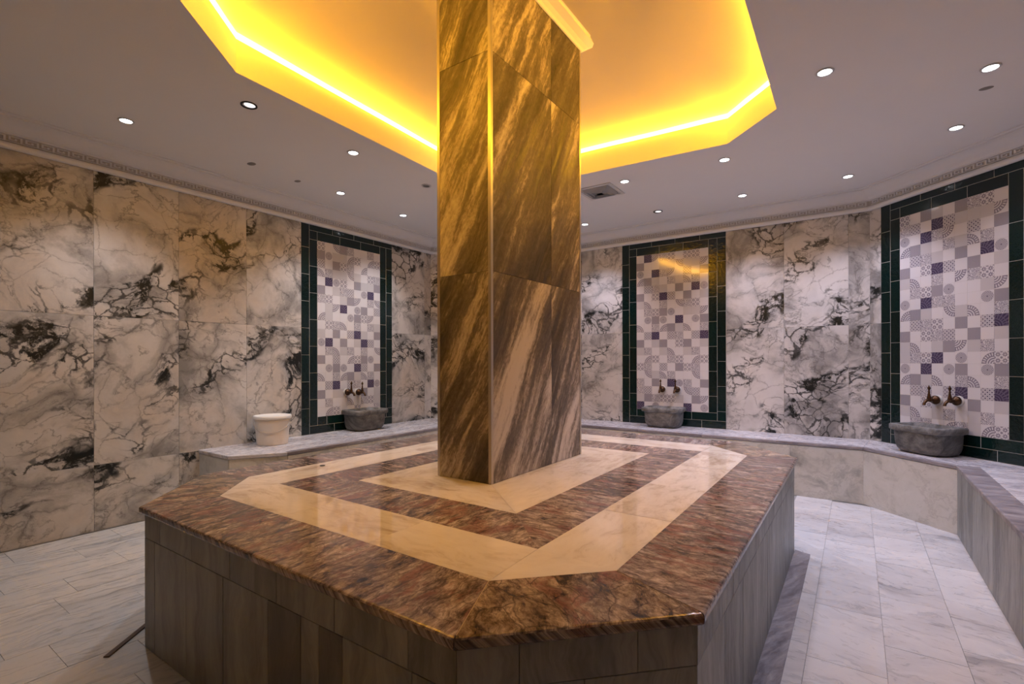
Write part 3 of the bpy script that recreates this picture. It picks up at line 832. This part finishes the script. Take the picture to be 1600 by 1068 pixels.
# ------------------------------------------------------------------ bucket
bk = thing('plastic_bucket', 'white plastic bucket with a lid on the left end of the bench', 'bucket', T((-4.785, 2.70, HB)))
bk.rotation_euler = (0, 0, .9)
obj('pail', lathe([(0, 0), (.138, 0), (.143, .004), (.152, .13), (.158, .232), (.163, .234), (.163, .246), (.159, .250), (.160, .262), (0, .262)], 40), bk, mat=M['bucket'])
obj('lid', lathe([(.160, .250), (.171, .252), (.175, .258), (.175, .276), (.170, .284), (.157, .285), (.150, .279), (0, .277)], 40), bk, mat=M['bucket_lid'])
hp_ = []
for k in range(17):
    a = math.pi * k / 16
    x = math.cos(a) * .166; dz = -math.sin(a) * .115
    hp_.append((x, -math.sqrt(max(0, (.170 - .012 * math.sin(a)) ** 2 - x * x)) if abs(x) < .17 else 0, .238 + dz))
obj('carry_handle', tube(hp_, .0035, 8), bk, mat=M['bail'])['label'] = 'thin wire handle hanging down the front'

# brown strip lying on the floor by the platform's left corner
bm = bmesh.new(); Ls = .30; box_bm(bm, -Ls / 2, Ls / 2, -.0125, .0125, 0, .006)
bmesh.ops.bevel(bm, geom=[e for e in bm.edges if abs(e.verts[0].co.z - e.verts[1].co.z) < 1e-5 and e.verts[0].co.z > .003], offset=.002, segments=1, affect='EDGES')
tag(obj('floor_strip', mesh_of(bm, 'floor_strip'), mtx=T((-2.93, .922, .0008)) @ Matrix.Rotation(math.atan2(.181, -.149), 4, 'Z'), mat=M['rust']), 'narrow rusty brown strip on the floor by the platform\'s left corner', 'strip')

# ------------------------------------------------------------------ ceiling spots, grille, filled holes
LM = {}
def lamp_meshes():
    LM['rim'] = lathe([(.036, -.0005), (.046, -.0005), (.050, -.004), (.047, -.008), (.038, -.007), (.036, -.003)], 24)
    LM['lens'] = lathe([(0, -.0035), (.034, -.003), (.0365, -.001), (.0365, .0)], 24)
    LM['socket'] = lathe([(.0365, -.002), (.036, .0), (.0, .0)], 24)
    LM['ring_dark'] = lathe([(.040, -.0005), (.052, -.0005), (.052, -.006), (.040, -.005)], 24)
lamp_meshes()
def spot(x, y, label, mode='on', col=COOL, power=1.0):
    root = thing('ceiling_spotlight', label, 'spotlight', T((x, y, ZC)), 'round ceiling spotlights')
    if mode == 'on':
        obj('rim', LM['rim'], root, mat=M['rim'])
        obj('lens', LM['lens'].copy(), root, mat=M['lens'])
        ld = bpy.data.lights.new('spot_beam', 'SPOT'); ld.energy = SPOT_W * power; ld.color = col
        ld.spot_size = math.radians(108); ld.spot_blend = .85; ld.shadow_soft_size = .035
        lo_ = bpy.data.objects.new('spot_beam', ld); COL.objects.link(lo_); lo_.parent = root; lo_.location = (0, 0, -.045)
    elif mode == 'dim':
        obj('rim', LM['ring_dark'], root, mat=M['dark'])['label'] = 'dark open rim'
        o = obj('lens', LM['lens'].copy(), root, mat=M['lens_dim']); o.location = (.006, .004, 0)
    else:
        obj('rim', LM['rim'].copy(), root, mat=M['rim'])
        obj('lens', LM['lens'].copy(), root, mat=M['lens_off'])
    return root
for x, y, lab, mode, col, pw in [
    (-4.323, 1.351, 'lit spotlight nearest the left edge, over the left wall', 'on', NEUT, .8),
    (-3.382, 1.747, 'dim spotlight with a dark rim left of the lit recess', 'dim', NEUT, 0),
    (-3.439, 2.641, 'lit spotlight close beside the left edge of the recess', 'on', NEUT, .8),
    (-4.371, 3.197, 'lit spotlight above the left tile panel', 'on', NEUT, .9),
    (-4.432, 4.117, 'lit spotlight left of the pillar, farthest along the left wall', 'on', NEUT, .9),
    (-3.50, 3.557, 'unlit spotlight just left of the pillar', 'off', NEUT, 0),
    (-.15, 3.534, 'large lit spotlight right of the recess, nearest the camera', 'on', COOL, 1.1),
    (.662, 4.046, 'lit spotlight nearest the top right corner', 'on', COOL, .6),
    (.62, 4.944, 'lit spotlight above the right tile panel', 'on', COOL, .45),
    (-.931, 4.576, 'lit spotlight just behind the recess corner, right of the grille', 'on', COOL, 1.0),
    (-.057, 5.662, 'lit spotlight near the right end of the far wall', 'on', COOL, 1.0),
    (-.979, 5.678, 'lit spotlight above the right edge of the middle tile panel', 'on', COOL, 1.0),
    (-1.839, 4.574, 'lit spotlight beside the ceiling grille', 'on', COOL, 1.0),
    (-1.893, 5.719, 'faint small spotlight above the middle tile panel', 'dim', COOL, 0),
    (-2.832, 5.718, 'lit spotlight by the pillar along the far wall', 'on', COOL, 1.0),
    (.66, 2.2, 'spotlight over the right bench near the camera', 'on', COOL, .45),
]: spot(x, y, lab, mode, col, pw)

gr = thing('ceiling_grille', 'square white ventilation grille in the ceiling right of the pillar', 'grille', T((-2.155, 4.70, ZC)))
bm = bmesh.new()
S = .19
for a, b, z0, z1 in ((S, S - .03, -.010, 0),):
    box_bm(bm, -a, a, b, a, z0, z1); box_bm(bm, -a, a, -a, -b, z0, z1); box_bm(bm, -a, -b, -b, b, z0, z1); box_bm(bm, b, a, -b, b, z0, z1)
obj('frame', mesh_of(bm, 'frame'), gr, mat=M['rim'])
bm = bmesh.new(); box_bm(bm, -.16, .16, -.16, .16, -.002, -.0005)
obj('back_plate', mesh_of(bm, 'opening'), gr, mat=M['rim'])
for k in range(3):
    bm = bmesh.new(); q = .145 - k * .042; w = .030
    R0 = [bm.verts.new((x, y, -.004)) for x, y in ((-q, -q), (q, -q), (q, q), (-q, q))]
    q2 = q - w
    R1_ = [bm.verts.new((x, y, -.030)) for x, y in ((-q2, -q2), (q2, -q2), (q2, q2), (-q2, q2))]
    for i in range(4): bm.faces.new((R0[i], R0[(i + 1) % 4], R1_[(i + 1) % 4], R1_[i]))
    if k == 2: bm.faces.new(R1_)
    bmesh.ops.solidify(bm, geom=bm.faces[:], thickness=.002)
    obj('louvre', mesh_of(bm, 'louvre'), gr, mat=M['rim'])

pm = lathe([(.0, -.0016), (.035, -.0014), (.045, -.0004), (.046, 0)], 16)
for x, y, sc_, lab in ((-4.373, 2.281, 1.0, 'grey filled hole in the ceiling, first right of the leftmost lit spotlight'), (-4.43, 2.755, .8, 'small brown filled hole in the ceiling before the left tile panel'),
                  (.69, 4.344, .8, 'grey filled hole in the ceiling beside the top right spotlight')):
    o = tag(obj('ceiling_patch', pm, mtx=T((x, y, ZC)) @ Matrix.Diagonal((sc_, sc_ * .7, 1, 1)), mat=M['stain']), lab, 'ceiling patch', 'filled holes in the ceiling')
